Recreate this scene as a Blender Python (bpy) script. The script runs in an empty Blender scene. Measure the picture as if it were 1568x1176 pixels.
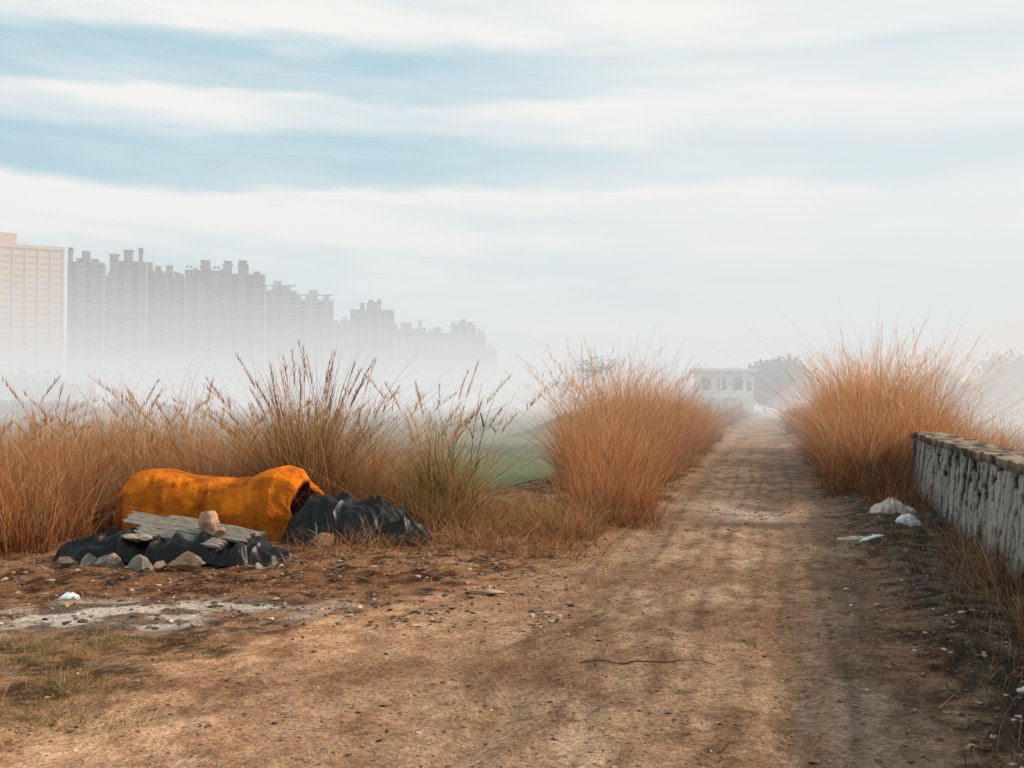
import bpy, math, random
import numpy as np
from mathutils import Vector, Quaternion, noise as mnoise
random.seed(7); rng=np.random.default_rng(7)
S=bpy.context.scene
S.view_settings.view_transform='Standard'; S.view_settings.look='None'; S.view_settings.exposure=0

# ------------------------------------------------------------ helpers
def sm(a,b,x):
    t=np.clip((x-a)/(b-a),0,1); return t*t*(3-2*t)
def _h(ix,iy,s):
    n=(ix.astype(np.int64)*374761393+iy.astype(np.int64)*668265263+s*1442695041)&0xffffffff
    n=((n^(n>>13))*1274126177)&0xffffffff
    n=((n^(n>>16))*2246822519)&0xffffffff
    return ((n^(n>>15))&0xffffff)/float(0xffffff)
def vn(x,y,s=0):
    x=np.asarray(x,float); y=np.asarray(y,float)
    xi=np.floor(x); yi=np.floor(y); fx=x-xi; fy=y-yi
    fx=fx*fx*(3-2*fx); fy=fy*fy*(3-2*fy); xi=xi.astype(np.int64); yi=yi.astype(np.int64)
    a=_h(xi,yi,s); b=_h(xi+1,yi,s); c=_h(xi,yi+1,s); d=_h(xi+1,yi+1,s)
    return (a+(b-a)*fx)*(1-fy)+(c+(d-c)*fx)*fy
def fbm(x,y,s=0,o=4):
    r=0; a=.5; t=0
    for i in range(o):
        r=r+a*vn(x*2**i+i*17.3,y*2**i-i*9.1,s+i); t+=a; a*=.5
    return r/t
def mkobj(name,me,parent=None):
    o=bpy.data.objects.new(name,me); S.collection.objects.link(o)
    if parent: o.parent=parent
    return o
def empty(name,loc=(0,0,0),rz=0):
    o=bpy.data.objects.new(name,None); o.location=loc; o.rotation_euler=(0,0,rz); S.collection.objects.link(o); return o
def mesh(name,V,F,mats=None,col=None,smooth=False):
    me=bpy.data.meshes.new(name)
    V=np.asarray(V,dtype=np.float32)
    if isinstance(F,np.ndarray):
        n,k=F.shape
        me.vertices.add(len(V)); me.vertices.foreach_set('co',V.ravel())
        me.loops.add(n*k); me.loops.foreach_set('vertex_index',F.astype(np.int32).ravel())
        me.polygons.add(n); me.polygons.foreach_set('loop_start',np.arange(0,n*k,k,dtype=np.int32))
        me.update(calc_edges=True)
    else:
        me.from_pydata([tuple(map(float,v)) for v in V],[],F)
    if col is not None:
        ca=me.color_attributes.new('Col','FLOAT_COLOR','POINT')
        c=np.ones((len(V),4),dtype=np.float32); c[:,:3]=col; ca.data.foreach_set('color',c.ravel())
    for m in (mats or []): me.materials.append(m)
    me.polygons.foreach_set('use_smooth',np.full(len(me.polygons),smooth))
    me.update(); return me
def newmat(name):
    m=bpy.data.materials.new(name); m.use_nodes=True; nt=m.node_tree; nt.nodes.clear()
    return m,nt,nt.nodes.new('ShaderNodeOutputMaterial')
def N(nt,t): return nt.nodes.new(t)
def simple(name,c1,c2,scale=5,rough=.8,bump=.3,bd=.02,coord='Object',stretch=(1,1,1),detail=6,spec=.3):
    m,nt,out=newmat(name); L=nt.links.new
    tc=N(nt,'ShaderNodeTexCoord'); mp=N(nt,'ShaderNodeMapping'); mp.inputs['Scale'].default_value=stretch
    L(tc.outputs[coord],mp.inputs[0])
    no=N(nt,'ShaderNodeTexNoise'); no.inputs['Scale'].default_value=scale; no.inputs['Detail'].default_value=detail; no.inputs['Roughness'].default_value=.65
    L(mp.outputs[0],no.inputs['Vector'])
    cr=N(nt,'ShaderNodeValToRGB'); cr.color_ramp.elements[0].color=(*c1,1); cr.color_ramp.elements[1].color=(*c2,1)
    cr.color_ramp.elements[0].position=.35; cr.color_ramp.elements[1].position=.65
    L(no.outputs[0],cr.inputs[0])
    p=N(nt,'ShaderNodeBsdfPrincipled'); p.inputs['Roughness'].default_value=rough; p.inputs['Specular IOR Level'].default_value=spec
    L(cr.outputs[0],p.inputs['Base Color'])
    if bump>0:
        b=N(nt,'ShaderNodeBump'); b.inputs['Strength'].default_value=bump; b.inputs['Distance'].default_value=bd
        L(no.outputs[0],b.inputs['Height']); L(b.outputs[0],p.inputs['Normal'])
    L(p.outputs[0],out.inputs[0])
    return m

# ------------------------------------------------------------ materials
def ground_material():
    m,nt,out=newmat('dirt_shading'); L=nt.links.new
    at=N(nt,'ShaderNodeAttribute'); at.attribute_name='Col'
    tc=N(nt,'ShaderNodeTexCoord')
    def noi(s,d=6,r=.6):
        n=N(nt,'ShaderNodeTexNoise'); n.inputs['Scale'].default_value=s; n.inputs['Detail'].default_value=d; n.inputs['Roughness'].default_value=r
        L(tc.outputs['Object'],n.inputs['Vector']); return n
    n1=noi(6,6,.8); n2=noi(34,4,.8)
    def mr(n,a,b,lo=.3,hi=.7):
        q=N(nt,'ShaderNodeMapRange'); q.inputs['From Min'].default_value=lo; q.inputs['From Max'].default_value=hi
        q.inputs['To Min'].default_value=a; q.inputs['To Max'].default_value=b; L(n.outputs[0],q.inputs['Value']); return q
    a=mr(n1,.78,1.38); b=mr(n2,.42,1.7)
    mu=N(nt,'ShaderNodeMath'); mu.operation='MULTIPLY'; L(a.outputs[0],mu.inputs[0]); L(b.outputs[0],mu.inputs[1])
    vo=N(nt,'ShaderNodeTexVoronoi'); vo.inputs['Scale'].default_value=13; vo.inputs['Randomness'].default_value=1; L(tc.outputs['Object'],vo.inputs['Vector'])
    vr=mr(vo,.35,1,.10,.18)
    mu2=N(nt,'ShaderNodeMath'); mu2.operation='MULTIPLY'; L(mu.outputs[0],mu2.inputs[0]); L(vr.outputs[0],mu2.inputs[1])
    vm=N(nt,'ShaderNodeVectorMath'); vm.operation='SCALE'; L(at.outputs['Color'],vm.inputs[0]); L(mu2.outputs[0],vm.inputs['Scale'])
    p=N(nt,'ShaderNodeBsdfPrincipled'); p.inputs['Roughness'].default_value=.95; p.inputs['Specular IOR Level'].default_value=.04
    L(vm.outputs[0],p.inputs['Base Color'])
    ad=N(nt,'ShaderNodeMath'); ad.operation='ADD'; L(n2.outputs[0],ad.inputs[0]); L(n1.outputs[0],ad.inputs[1])
    bp=N(nt,'ShaderNodeBump'); bp.inputs['Strength'].default_value=1; bp.inputs['Distance'].default_value=.05
    L(ad.outputs[0],bp.inputs['Height']); L(bp.outputs[0],p.inputs['Normal']); L(p.outputs[0],out.inputs[0])
    return m
def blade_material(name='grass_blades',tr=.4):
    m,nt,out=newmat(name); L=nt.links.new
    at=N(nt,'ShaderNodeAttribute'); at.attribute_name='Col'
    d=N(nt,'ShaderNodeBsdfDiffuse'); t=N(nt,'ShaderNodeBsdfTranslucent'); mx=N(nt,'ShaderNodeMixShader'); mx.inputs[0].default_value=tr
    L(at.outputs['Color'],d.inputs[0]); L(at.outputs['Color'],t.inputs[0]); L(d.outputs[0],mx.inputs[1]); L(t.outputs[0],mx.inputs[2]); L(mx.outputs[0],out.inputs[0])
    return m
def vcol_material(name,rough=.85,bs=30,bump=.5,bd=.02,amt=.35):
    m,nt,out=newmat(name); L=nt.links.new
    at=N(nt,'ShaderNodeAttribute'); at.attribute_name='Col'
    tc=N(nt,'ShaderNodeTexCoord'); n=N(nt,'ShaderNodeTexNoise'); n.inputs['Scale'].default_value=bs; n.inputs['Detail'].default_value=6; n.inputs['Roughness'].default_value=.7
    L(tc.outputs['Object'],n.inputs['Vector'])
    q=N(nt,'ShaderNodeMapRange'); q.inputs['From Min'].default_value=.3; q.inputs['From Max'].default_value=.7; q.inputs['To Min'].default_value=1-amt; q.inputs['To Max'].default_value=1+amt
    L(n.outputs[0],q.inputs['Value'])
    vm=N(nt,'ShaderNodeVectorMath'); vm.operation='SCALE'; L(at.outputs['Color'],vm.inputs[0]); L(q.outputs[0],vm.inputs['Scale'])
    p=N(nt,'ShaderNodeBsdfPrincipled'); p.inputs['Roughness'].default_value=rough; p.inputs['Specular IOR Level'].default_value=.15
    L(vm.outputs[0],p.inputs['Base Color'])
    b=N(nt,'ShaderNodeBump'); b.inputs['Strength'].default_value=bump; b.inputs['Distance'].default_value=bd
    L(n.outputs[0],b.inputs['Height']); L(b.outputs[0],p.inputs['Normal']); L(p.outputs[0],out.inputs[0])
    return m
M_ground=ground_material(); M_blade=blade_material(); M_leaf=blade_material('foliage',.25)
M_vc=vcol_material('stone_surface')
M_wall=vcol_material('weathered_cement',.9,25,.7,.03,.3)
M_black=simple('black_plastic_sheet',(.003,.0033,.004),(.009,.009,.010),5,.40,.5,.015,spec=.24)
M_wood=simple('weathered_wood',(.12,.10,.085),(.36,.315,.27),6,.9,.5,.01,stretch=(1.5,16,16),spec=.1)
M_bag=simple('plastic_bag',(.35,.27,.2),(.62,.55,.48),7,.5,.5,.02,spec=.4)
M_bagw=simple('white_plastic',(.5,.56,.6),(.72,.76,.8),7,.45,.4,.01,spec=.4)
M_bark=simple('bark',(.05,.04,.03),(.12,.09,.07),12,.9)

# ------------------------------------------------------------ terrain
def road_left(y):
    base=.26*y-2.1
    fl=np.interp(y,[-20,3,4.7,5.1,6.3,7.07,8.4,9.6,11],[-30,-8,-3.0,-2.3,-2.1,-1.55,-.8,.3,.76])
    return np.where(y<11,fl,base)
def H(x,y):
    x=np.asarray(x,float); y=np.asarray(y,float)
    bend=np.clip(y-120,0,None)**2*.004
    e=x-(.26*y-2.1)-bend; w=x-(.295*y+1.84)
    c=e/2.9
    z=0.05*(fbm(x*.5,y*.5,3,3)-.5)
    inroad=sm(-.1,.15,c)*(1-sm(.85,1.1,c))
    wob=.05*(vn(x*0,y*.35,66)-.5)
    rut=np.exp(-((c-.22-wob)/.05)**2)+np.exp(-((c-.38-wob)/.03)**2)*.5+np.exp(-((c-.74-wob)/.05)**2)+np.exp(-((c-.63+wob)/.03)**2)*.5
    z+=inroad*(-.045*rut*(.2+fbm(x*.3,y*.6,9,2)))
    near=1-sm(60,90,y)
    z+=near*(1-inroad)*.05*(fbm(x*2.2,y*2.2,11,4)-.35)
    z+=near*.024*(fbm(x*5+.5*y,y*2.5,12,4)-.5)
    z+=near*.022*(fbm(x*12,y*12,13,3)-.5)
    rv=sm(.05,.6,e-2.9)*(1-sm(-.2,.3,w))*near
    z+=rv*(.05+.09*(fbm(x*5,y*5,21,4)-.4))
    lv=sm(.1,.8,road_left(y)-x)*sm(8.2,9.2,y)*near
    z+=lv*(.06+.10*(fbm(x*4,y*4,22,4)-.4))
    L=sm(17.0,20.5,y)*sm(2.2,4.8,-e)
    z-=1.0*L
    R=sm(2.0,5.0,w)
    z-=1.5*R
    z+=(L+R)*.5*(fbm(x*.08,y*.08,31,3)-.5)
    z+=2.2*np.exp(-((x-6.0)/4.2)**2-((y-72)/7)**2)
    return z
def axis(lo,hi,step,far_lo,far_hi,g=1.05):
    a=list(np.arange(lo,hi,step)); s=step; v=a[-1]
    while v<far_hi: s*=g; v+=s; a.append(v)
    s=step; v=a[0]; b=[]
    while v>far_lo: s*=g; v-=s; b.append(v)
    return np.array(b[::-1]+a)
xs=axis(-5.2,5.2,.038,-4000,4000,1.05)
ya=list(np.arange(3.2,8.5,.038)); v=ya[-1]
while v<6000: v+=max(.038,.006*v); ya.append(v)
pre=[]; v=3.2; s=.05
while v>-400: s*=1.12; v-=s; pre.append(v)
ys=np.array(pre[::-1]+ya)
X,Y=np.meshgrid(xs,ys); Z=H(X,Y)
def lerp(a,b,t): return a+(b-a)*t[...,None]
def C(*c): return np.array(c,float)
bend=np.clip(Y-120,0,None)**2*.004
E=X-(.26*Y-2.1)-bend; W=X-(.295*Y+1.84); rl=road_left(Y)+bend
ed=.6*(fbm(X*1.2,Y*1.2,41,4)-.5)+.5*(fbm(X*6,Y*6,42,3)-.5)
mroad=sm(-.12,.25,X-rl+ed)*(1-sm(-.25,.3,E-2.9+ed))
n1=fbm(X*1.1,Y*1.1,51,4); n2=fbm(X*7,Y*7,52,4); nr=fbm((X-.26*Y)*9+3*fbm(X,Y,3,2),Y*1.6,53,5)
n3=fbm(X*20,Y*20,54,3); n4=fbm(X*3.1,Y*2.4,55,5); n5=fbm(X*.7+3,Y*.5,56,4)
one=np.ones(X.shape+(3,))
litter=lerp(C(.085,.04,.024),C(.34,.18,.10),sm(.35,.65,n2))
litter=lerp(litter,C(.42,.33,.24)*one,sm(.58,.7,n3)*.5)
col=litter
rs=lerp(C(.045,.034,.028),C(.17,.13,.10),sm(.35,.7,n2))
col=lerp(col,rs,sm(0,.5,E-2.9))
rc=lerp(C(.29,.18,.115),C(.41,.268,.175),sm(.35,.62,nr))
rc=lerp(rc,C(.54,.39,.28)*one,sm(.5,.64,n4)*.5)
rc=lerp(rc,C(.21,.12,.075)*one,sm(.48,.62,n1)*.5)
rc=lerp(rc,C(.20,.115,.072)*one,sm(.52,.66,n5)*.4)
rc=lerp(rc,rc*.5,sm(.56,.70,n3)*.6)
sandl=lerp(C(.44,.235,.13),C(.68,.42,.26),sm(.3,.65,n2))
rc=lerp(rc,sandl,np.clip((-E+.8)/1.9,0,1)*.9)
belt=np.exp(-(((Y-5.6)-.30*(X+1.2)+1.2*(n1-.5))/.42)**2)*sm(-3.2,-1,X)*(1-sm(.2,1.6,X))
rc=lerp(rc,C(.20,.10,.058)*one,belt*.6)
wob=.05*(vn(X*0,Y*.35,66)-.5); cc_=E/2.9-wob
wt=np.exp(-((cc_-.22)/.06)**2)+np.exp(-((cc_-.74)/.06)**2)
rc=rc*(1-.24*wt*sm(.38,.54,n4))[...,None]
ln=0
for c0,am,fq,wd_ in ((.48,.02,.4,.016),(.56,.03,.3,.014),(.12,.03,.5,.014),(.84,.02,.5,.014),(.30,.025,.35,.013),(.67,.02,.45,.013)):
    ln=ln+np.exp(-((cc_-c0+am*np.sin(Y*fq+c0*9))/wd_)**2)
q_=X-rl
for c0 in (.55,.70,2.0,2.14,2.75):
    ln=ln+np.exp(-((q_-c0+.07*np.sin(Y*.9+c0))/.05)**2)*(1-sm(8,11,Y))*.8
rc=rc*(1-.36*np.clip(ln,0,1)*sm(.38,.52,n4))[...,None]
pud=np.exp(-((X-3.4)/.7)**2-((Y-14.6)/1.6)**2)*sm(.4,.6,n2+.12)
rc=lerp(rc,C(.52,.43,.36)*one,pud*.85)
pd2=np.exp(-((X-3.2-.3*(Y-13))/.9)**2-((Y-13.0)/.30)**2)*sm(.3,.5,n4+.1)
rc=lerp(rc,C(.10,.068,.05)*one,pd2*.85)
pd3=np.exp(-((X-3.75)/.35)**2-((Y-15.2)/.7)**2)*sm(.3,.5,n2+.1)
rc=lerp(rc,C(.11,.078,.058)*one,pd3*.8)
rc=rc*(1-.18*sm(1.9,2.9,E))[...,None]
col=lerp(col,rc,mroad)
cp=np.exp(-(((X+2.75)/1.25)**2)**2-(((Y-7.5-.12*(X+2.7))/.55)**2)**2)
con=lerp(C(.15,.12,.10),C(.62,.56,.50),sm(.44,.56,fbm(X*3.2,Y*5,61,5)))
col=lerp(col,con,np.clip(cp*1.3,0,1)*sm(.3,.5,n1+.1)*.9)
db=np.exp(-(((Y-8.9)-.1*X)/.55)**2)*(1-sm(-.9,.3,X))
col=lerp(col,col*C(.6,.48,.42),db*.7)
f=sm(15.5,18,Y)*sm(1.9,3.4,-E)
gr=lerp(C(.07,.095,.045),C(.15,.155,.08),sm(.35,.65,fbm(X*.35,Y*.2,71,4)))
gr=lerp(gr,C(.13,.19,.075)*one,sm(17,20,Y)*(1-sm(34,44,Y))*.85)
gr=lerp(gr,C(.17,.19,.11)*one,sm(56,62,Y)*(1-sm(84,94,Y))*.7)
col=lerp(col,gr,f); col=lerp(col,gr*.9,sm(2,4,W))
col=lerp(col,gr,sm(60,110,Y)*(1-mroad))
nx,ny=len(xs),len(ys)
idx=np.arange(nx*ny).reshape(ny,nx)
F=np.stack([idx[:-1,:-1],idx[:-1,1:],idx[1:,1:],idx[1:,:-1]],-1).reshape(-1,4)
V=np.stack([X,Y,Z],-1).reshape(-1,3); CC=col.reshape(-1,3)
fm=(mroad[:-1,:-1]>.5)&(Y[:-1,:-1]<185)&(Y[:-1,:-1]>-60); fm=fm.ravel()
def sub(name,Fs):
    u,inv=np.unique(Fs,return_inverse=True)
    return mkobj(name,mesh(name,V[u],inv.reshape(Fs.shape),[M_ground],CC[u],True))
sub('ground',F[~fm]); sub('dirt_road',F[fm])

# ------------------------------------------------------------ grass
class G:
    def __init__(s): s.V=[];s.F=[];s.C=[];s.n=0
    def add(s,bx,by,bz,h,az,lean,bend,width,c0,c1,droop=0.25,segs=4,pw=.8,wig=.035):
        n=len(bx); t=np.linspace(0,1,segs+1)[None,:]
        hor=h[:,None]*(lean[:,None]*t+bend[:,None]*t**2.2)
        z=bz[:,None]+h[:,None]*(t-droop*np.abs(bend[:,None])*t**3)
        wg=wig*h[:,None]*np.sin(rng.uniform(2,7,n)[:,None]*t+rng.uniform(0,6.3,n)[:,None])*t if wig else 0
        px=bx[:,None]+np.cos(az)[:,None]*hor-np.sin(az)[:,None]*wg; py=by[:,None]+np.sin(az)[:,None]*hor+np.cos(az)[:,None]*wg
        wa=rng.uniform(0,2*np.pi,n)[:,None]
        wd=width[:,None]*(1-t*.93)**pw*.5
        A=np.stack([px+np.cos(wa)*wd,py+np.sin(wa)*wd,z],-1); B=np.stack([px-np.cos(wa)*wd,py-np.sin(wa)*wd,z],-1)
        P=np.stack([A,B],2).reshape(n,-1,3)
        k=2*(segs+1); base=(np.arange(n)*k)[:,None,None]+s.n
        q=np.array([[2*i,2*i+1,2*i+3,2*i+2] for i in range(segs)])[None]
        s.F.append((base+q).reshape(-1,4)); s.V.append(P.reshape(-1,3))
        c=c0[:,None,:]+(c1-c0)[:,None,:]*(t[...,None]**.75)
        s.C.append(np.repeat(c,2,axis=1).reshape(-1,3)); s.n+=n*k
    def obj(s,name,mat=None):
        return mkobj(name,mesh(name,np.concatenate(s.V),np.concatenate(s.F),[mat or M_blade],np.concatenate(s.C),False))
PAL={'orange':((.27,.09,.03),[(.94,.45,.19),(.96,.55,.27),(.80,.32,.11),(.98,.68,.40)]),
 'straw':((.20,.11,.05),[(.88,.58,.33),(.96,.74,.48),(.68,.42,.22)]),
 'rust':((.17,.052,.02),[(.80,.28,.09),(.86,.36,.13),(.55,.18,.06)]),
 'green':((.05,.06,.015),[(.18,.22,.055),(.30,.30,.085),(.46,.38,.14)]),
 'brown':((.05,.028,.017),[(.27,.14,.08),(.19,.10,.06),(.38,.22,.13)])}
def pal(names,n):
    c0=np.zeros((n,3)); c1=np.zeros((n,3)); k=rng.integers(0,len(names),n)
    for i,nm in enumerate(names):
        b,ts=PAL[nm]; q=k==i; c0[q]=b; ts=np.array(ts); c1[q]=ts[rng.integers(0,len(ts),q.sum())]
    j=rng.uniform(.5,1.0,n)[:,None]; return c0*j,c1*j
def tuft(g,x,y,r,h,n,names,spread=.35,bend=.35,w=(.006,.014),wind=(.12,0),hmin=.25,segs=4):
    rr=r*np.sqrt(rng.uniform(0,1,n)); a=rng.uniform(0,2*np.pi,n)
    bx=x+rr*np.cos(a); by=y+rr*np.sin(a)
    hh=h*(hmin+(1-hmin)*rng.beta(2.0,2.2,n)*1.25)
    out=rr/r
    az=a+rng.normal(0,1.3,n); lean=spread*.75*out*rng.uniform(0,1.2,n)+np.abs(rng.normal(0,.10,n)); bd=bend*rng.gamma(1.3,.75,n)*(.5+.5*out)
    wl=rng.random(n)<.13; lean=np.where(wl,lean*1.8+rng.uniform(.2,.9,n),lean)
    dx=np.cos(az)+wind[0]; dy=np.sin(az)+wind[1]; az=np.arctan2(dy,dx)
    c0,c1=pal(names,n)
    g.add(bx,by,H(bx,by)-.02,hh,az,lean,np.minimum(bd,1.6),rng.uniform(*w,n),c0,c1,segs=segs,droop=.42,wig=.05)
def stalks(g,x,y,r,h,n,plume=True,pc=((.34,.17,.09),(.62,.40,.24)),w=.008,bend=(.1,.35),pl=.22,names=('straw','orange'),azm=None,np_=34,lean=(.02,.18)):
    a=rng.uniform(0,2*np.pi,n); rr=r*np.sqrt(rng.uniform(0,1,n)); bx=x+rr*np.cos(a); by=y+rr*np.sin(a)
    hh=h*rng.uniform(.72,1.05,n); az=a if azm is None else azm+rng.normal(0,.7,n)
    le=rng.uniform(*lean,n); bd=rng.uniform(*bend,n); c0,c1=pal(names,n); bz=H(bx,by)-.02
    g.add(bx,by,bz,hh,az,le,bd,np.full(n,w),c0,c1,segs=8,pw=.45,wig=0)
    for rep in range(3):
        t=rng.uniform(.3,.75,n); hor=hh*(le*t+bd*t**2.2)
        g.add(bx+np.cos(az)*hor,by+np.sin(az)*hor,bz+hh*(t-.25*bd*t**3),rng.uniform(.2,.45,n),rng.uniform(0,6.3,n),rng.uniform(.2,.6,n),rng.uniform(.3,1.2,n),np.full(n,w*1.5),c1*.7,c1*.9,droop=.8)
    if not plume: return
    for i in range(n):
        m=np_; t=rng.uniform(1-pl,1.0,m); hor=hh[i]*(le[i]*t+bd[i]*t**2.2)
        px=bx[i]+np.cos(az[i])*hor; py=by[i]+np.sin(az[i])*hor; pz=bz[i]+hh[i]*(t-.25*bd[i]*t**3)
        pa=az[i]+rng.normal(0,.9,m); k=rng.uniform(0,1,m)[:,None]
        cc=np.array(pc[0])*(1-k)+np.array(pc[1])*k
        g.add(px,py,pz,rng.uniform(.07,.17,m)*(1.25-(t-1+pl)/pl*.5),pa,rng.uniform(.05,.35,m),rng.uniform(.1,.6,m),rng.uniform(.005,.011,m),cc,cc*1.15,segs=3,droop=.9)
def hv(x,y,s): return .72+.6*float(vn(x*.9,y*.55,s))
g=G()
for i in range(165):
    x=rng.uniform(-10.0,-1.6); y=rng.uniform(12.5,16.5)
    if -3.0<x<-2.2 and rng.random()<.6: continue
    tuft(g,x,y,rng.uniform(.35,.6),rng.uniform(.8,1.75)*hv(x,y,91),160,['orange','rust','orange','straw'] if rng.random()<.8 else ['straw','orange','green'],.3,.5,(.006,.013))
for i in range(55):
    x=rng.uniform(-7.6,-4.65); y=rng.uniform(9.9,12.6)
    tuft(g,x,y,.4,rng.uniform(.65,1.4),160,['orange','rust','orange','brown'],.3,.5,(.005,.011))
for i in range(50):
    x=rng.uniform(-9,-1.6); stalks(g,x,rng.uniform(12.5,16),.4,rng.uniform(1.4,2.1),3,True,bend=(.2,.9))
for i in range(12):
    x=rng.uniform(-7,-4.9); stalks(g,x,rng.uniform(10.5,12.5),.4,rng.uniform(1.2,1.7),2,True,bend=(.3,.9))
g.obj('dry_grass')
def reed_clump(name,x,y,r,h,body,stk,pc,names,nb=1500,bt=(.1,.4)):
    g=G()
    tuft(g,x,y,r,body,nb,names,.38,.5,(.006,.014))
    tuft(g,x,y,r*.55,body*1.25,nb//2,names,.2,.3,(.007,.015))
    stalks(g,x,y,r*.6,h,stk,True,pc=pc,bend=bt)
    return g.obj(name)
reed_clump('reed_clump',-2.66,12.9,.42,2.15,1.75,28,((.18,.07,.045),(.44,.20,.12)),['green','rust','straw','brown','orange','green'],1500,(.02,.25))
g=G()
stalks(g,-2.3,12.9,.2,2.5,3,True,pc=((.4,.22,.12),(.6,.4,.25)),bend=(.05,.2)); stalks(g,-2.95,12.9,.25,1.95,6,True,bend=(.2,.6),azm=math.pi,lean=(.1,.25)); stalks(g,-2.2,12.9,.25,1.85,5,True,bend=(.2,.5),azm=0)
g.obj('reed_clump')
reed_clump('reed_clump',-.92,12.5,.34,2.0,1.3,13,((.45,.28,.16),(.68,.5,.33)),['green','straw','orange','green'],800,(.05,.35))
g=G()
for x,y in ((-1.75,12.3),(-1.35,12.2),(-.65,12.4),(-.65,11.9),(-1.0,11.8),(-2.1,12.2),(-1.6,13.4)):
    tuft(g,x,y,.36,rng.uniform(.65,1.05),250,['straw','orange','green','rust'],.5,.6,(.004,.010))
stalks(g,-.62,12.4,.2,1.95,6,False,names=('green','green','straw'),bend=(.1,.35),w=.016); stalks(g,-.5,12.4,.2,1.85,4,True,bend=(.15,.4),azm=0,lean=(.05,.2)); stalks(g,-1.35,12.6,.3,1.75,6,True,bend=(.15,.5))
for i in range(20):
    x=rng.uniform(-.3,.9); tuft(g,x,rng.uniform(11.4,14.0),.36,rng.uniform(.25,.5)*(1.3 if x>.5 else 1),150,['orange','rust','straw','green'],.6,.7,(.004,.009))
for i in range(28):
    y=rng.uniform(12.6,17.5); tuft(g,.085*y+rng.uniform(-.2,.6),y,.35,rng.uniform(.4,1.35),190,['rust','orange','brown','orange'],.5,.6,(.004,.010))
for i in range(60):
    x=rng.uniform(-2.6,.9); tuft(g,x,rng.uniform(10.0,11.9)+.25*max(0,x),.45,rng.uniform(.15,.42),60,['rust','orange','straw','brown'],1.8,.9,(.004,.009))
for i in range(22):
    x=rng.uniform(-5.2,-1.6); tuft(g,x,rng.uniform(8.8,9.8),.3,rng.uniform(.06,.18),34,['rust','straw','brown'],1.8,.9,(.003,.007))
g.obj('dry_grass')
g=G(); c=0
while c<100:
    y=17+24*rng.random()**1.3; ed_=.26*y-2.1
    o=rng.uniform(.35,2.6+.03*(y-17)); x=ed_-o
    if x<.066*y: continue
    c+=1
    k=.62 if o<.75 else (.8 if o<1.1 else 1)
    tuft(g,x,y,rng.uniform(.35,.6),rng.uniform(1.4,2.6)*hv(x,y,92)*k*(1+.006*(y-17))+(.35 if H(x,y)<-.2 else 0),225,['orange','orange','straw','rust'],.22,.38,(.008,.016),wind=(-.03,0))
for i in range(70):
    y=rng.uniform(17.5,36); x=max(.26*y-2.1-rng.uniform(.8,2.5),.075*y); stalks(g,x,y,.4,rng.uniform(2.2,2.95),3,True,pc=((.72,.40,.23),(.92,.64,.42)),bend=(.1,.55),np_=18,w=.010)
for i in range(75):
    y=rng.uniform(14.5,34); tuft(g,.26*y-2.1-rng.uniform(.0,.8),y,.34,rng.uniform(.15,.95),90,['rust','brown','straw','orange'],.6,.6,(.005,.010))
g.obj('roadside_grass')
g=G()
for i in range(32):
    y=rng.uniform(15.5,25); tuft(g,.26*y-2.1-rng.uniform(-.3,.3),y,.24,rng.uniform(.05,.13),110,['green'],.8,.6,(.008,.016))
g.obj('green_weeds')
g=G()
for i in range(115):
    y=17.2+18*rng.random()**1.25; ed_=.26*y+.8
    o=rng.uniform(.6,3.3); x=ed_+o
    k=np.interp(o,[0,.6,1.1,1.9,2.5,3.3],[.4,.6,.95,1.0,.72,.5])
    tuft(g,x,y,rng.uniform(.35,.55),rng.uniform(1.9,3.1)*hv(x,y,93)*k,235,['orange','orange','straw','rust'],.2,.35,(.008,.016),wind=(0,0))
for i in range(75):
    y=rng.uniform(18,30); x=.26*y+.8+rng.uniform(1.0,2.5); stalks(g,x,y,.4,rng.uniform(2.5,3.3),3,True,pc=((.78,.46,.26),(.94,.70,.48)),bend=(.05,.5),np_=20,w=.010)
for i in range(60):
    y=rng.uniform(14.0,30); x=min(.26*y+.8+rng.uniform(.3,1.4),.295*y+1.6); tuft(g,x,y,.33,rng.uniform(.25,1.15),115,['brown','rust','brown','orange'],.5,.6,(.004,.010))
for i in range(18):
    y=rng.uniform(18.5,24); x=.26*y+.8+rng.uniform(2.4,4.4); tuft(g,x,y,.4,rng.uniform(1.1,1.9),170,['orange','rust','straw'],.5,.9,(.006,.013),wind=(.6,0))
g.obj('roadside_grass')
g=G()
for i in range(70):
    y=rng.uniform(40,110); sd=rng.random()<.5
    x=(.26*y-2.6-rng.uniform(0,3)) if sd else (.26*y+1.6+rng.uniform(0,3))
    tuft(g,x,y,.9,rng.uniform(1.0,1.9),140,['orange','rust','brown'],.35,.4,(.02,.04))
g.obj('roadside_grass')
g=G()
for i in range(75):
    y=rng.uniform(4.2,13); w0=.295*y+1.84-.12; x=w0-rng.random()**1.6*1.0
    tuft(g,x,y,.2,rng.uniform(.12,.42),32,['brown','brown','straw'],.8,.7,(.003,.006))
for i in range(40):
    y=rng.uniform(4.2,9); tuft(g,.26*y+.8+rng.uniform(.4,1.7),y,.25,rng.uniform(.05,.15),50,['brown','green','straw'],1.2,.7,(.003,.006))
for i in range(9):
    y=rng.uniform(6.2,9.5); tuft(g,.295*y+1.84-.3,y,.22,rng.uniform(.4,.7),50,['rust','brown','straw'],.8,.6,(.003,.007))
g.obj('dry_weeds')
g=G()
for i in range(330):
    x=rng.uniform(-4.4,-1.85); y=rng.uniform(4.9,6.8)
    if rng.random()<float(sm(-2.6,-1.8,np.array(x)))*.7 or float(vn(x*2.2,y*2.2,5))<.30: continue
    tuft(g,x,y,.14,rng.uniform(.03,.10),85,['green','green','straw'],1.2,.7,(.002,.005),segs=3)
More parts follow.
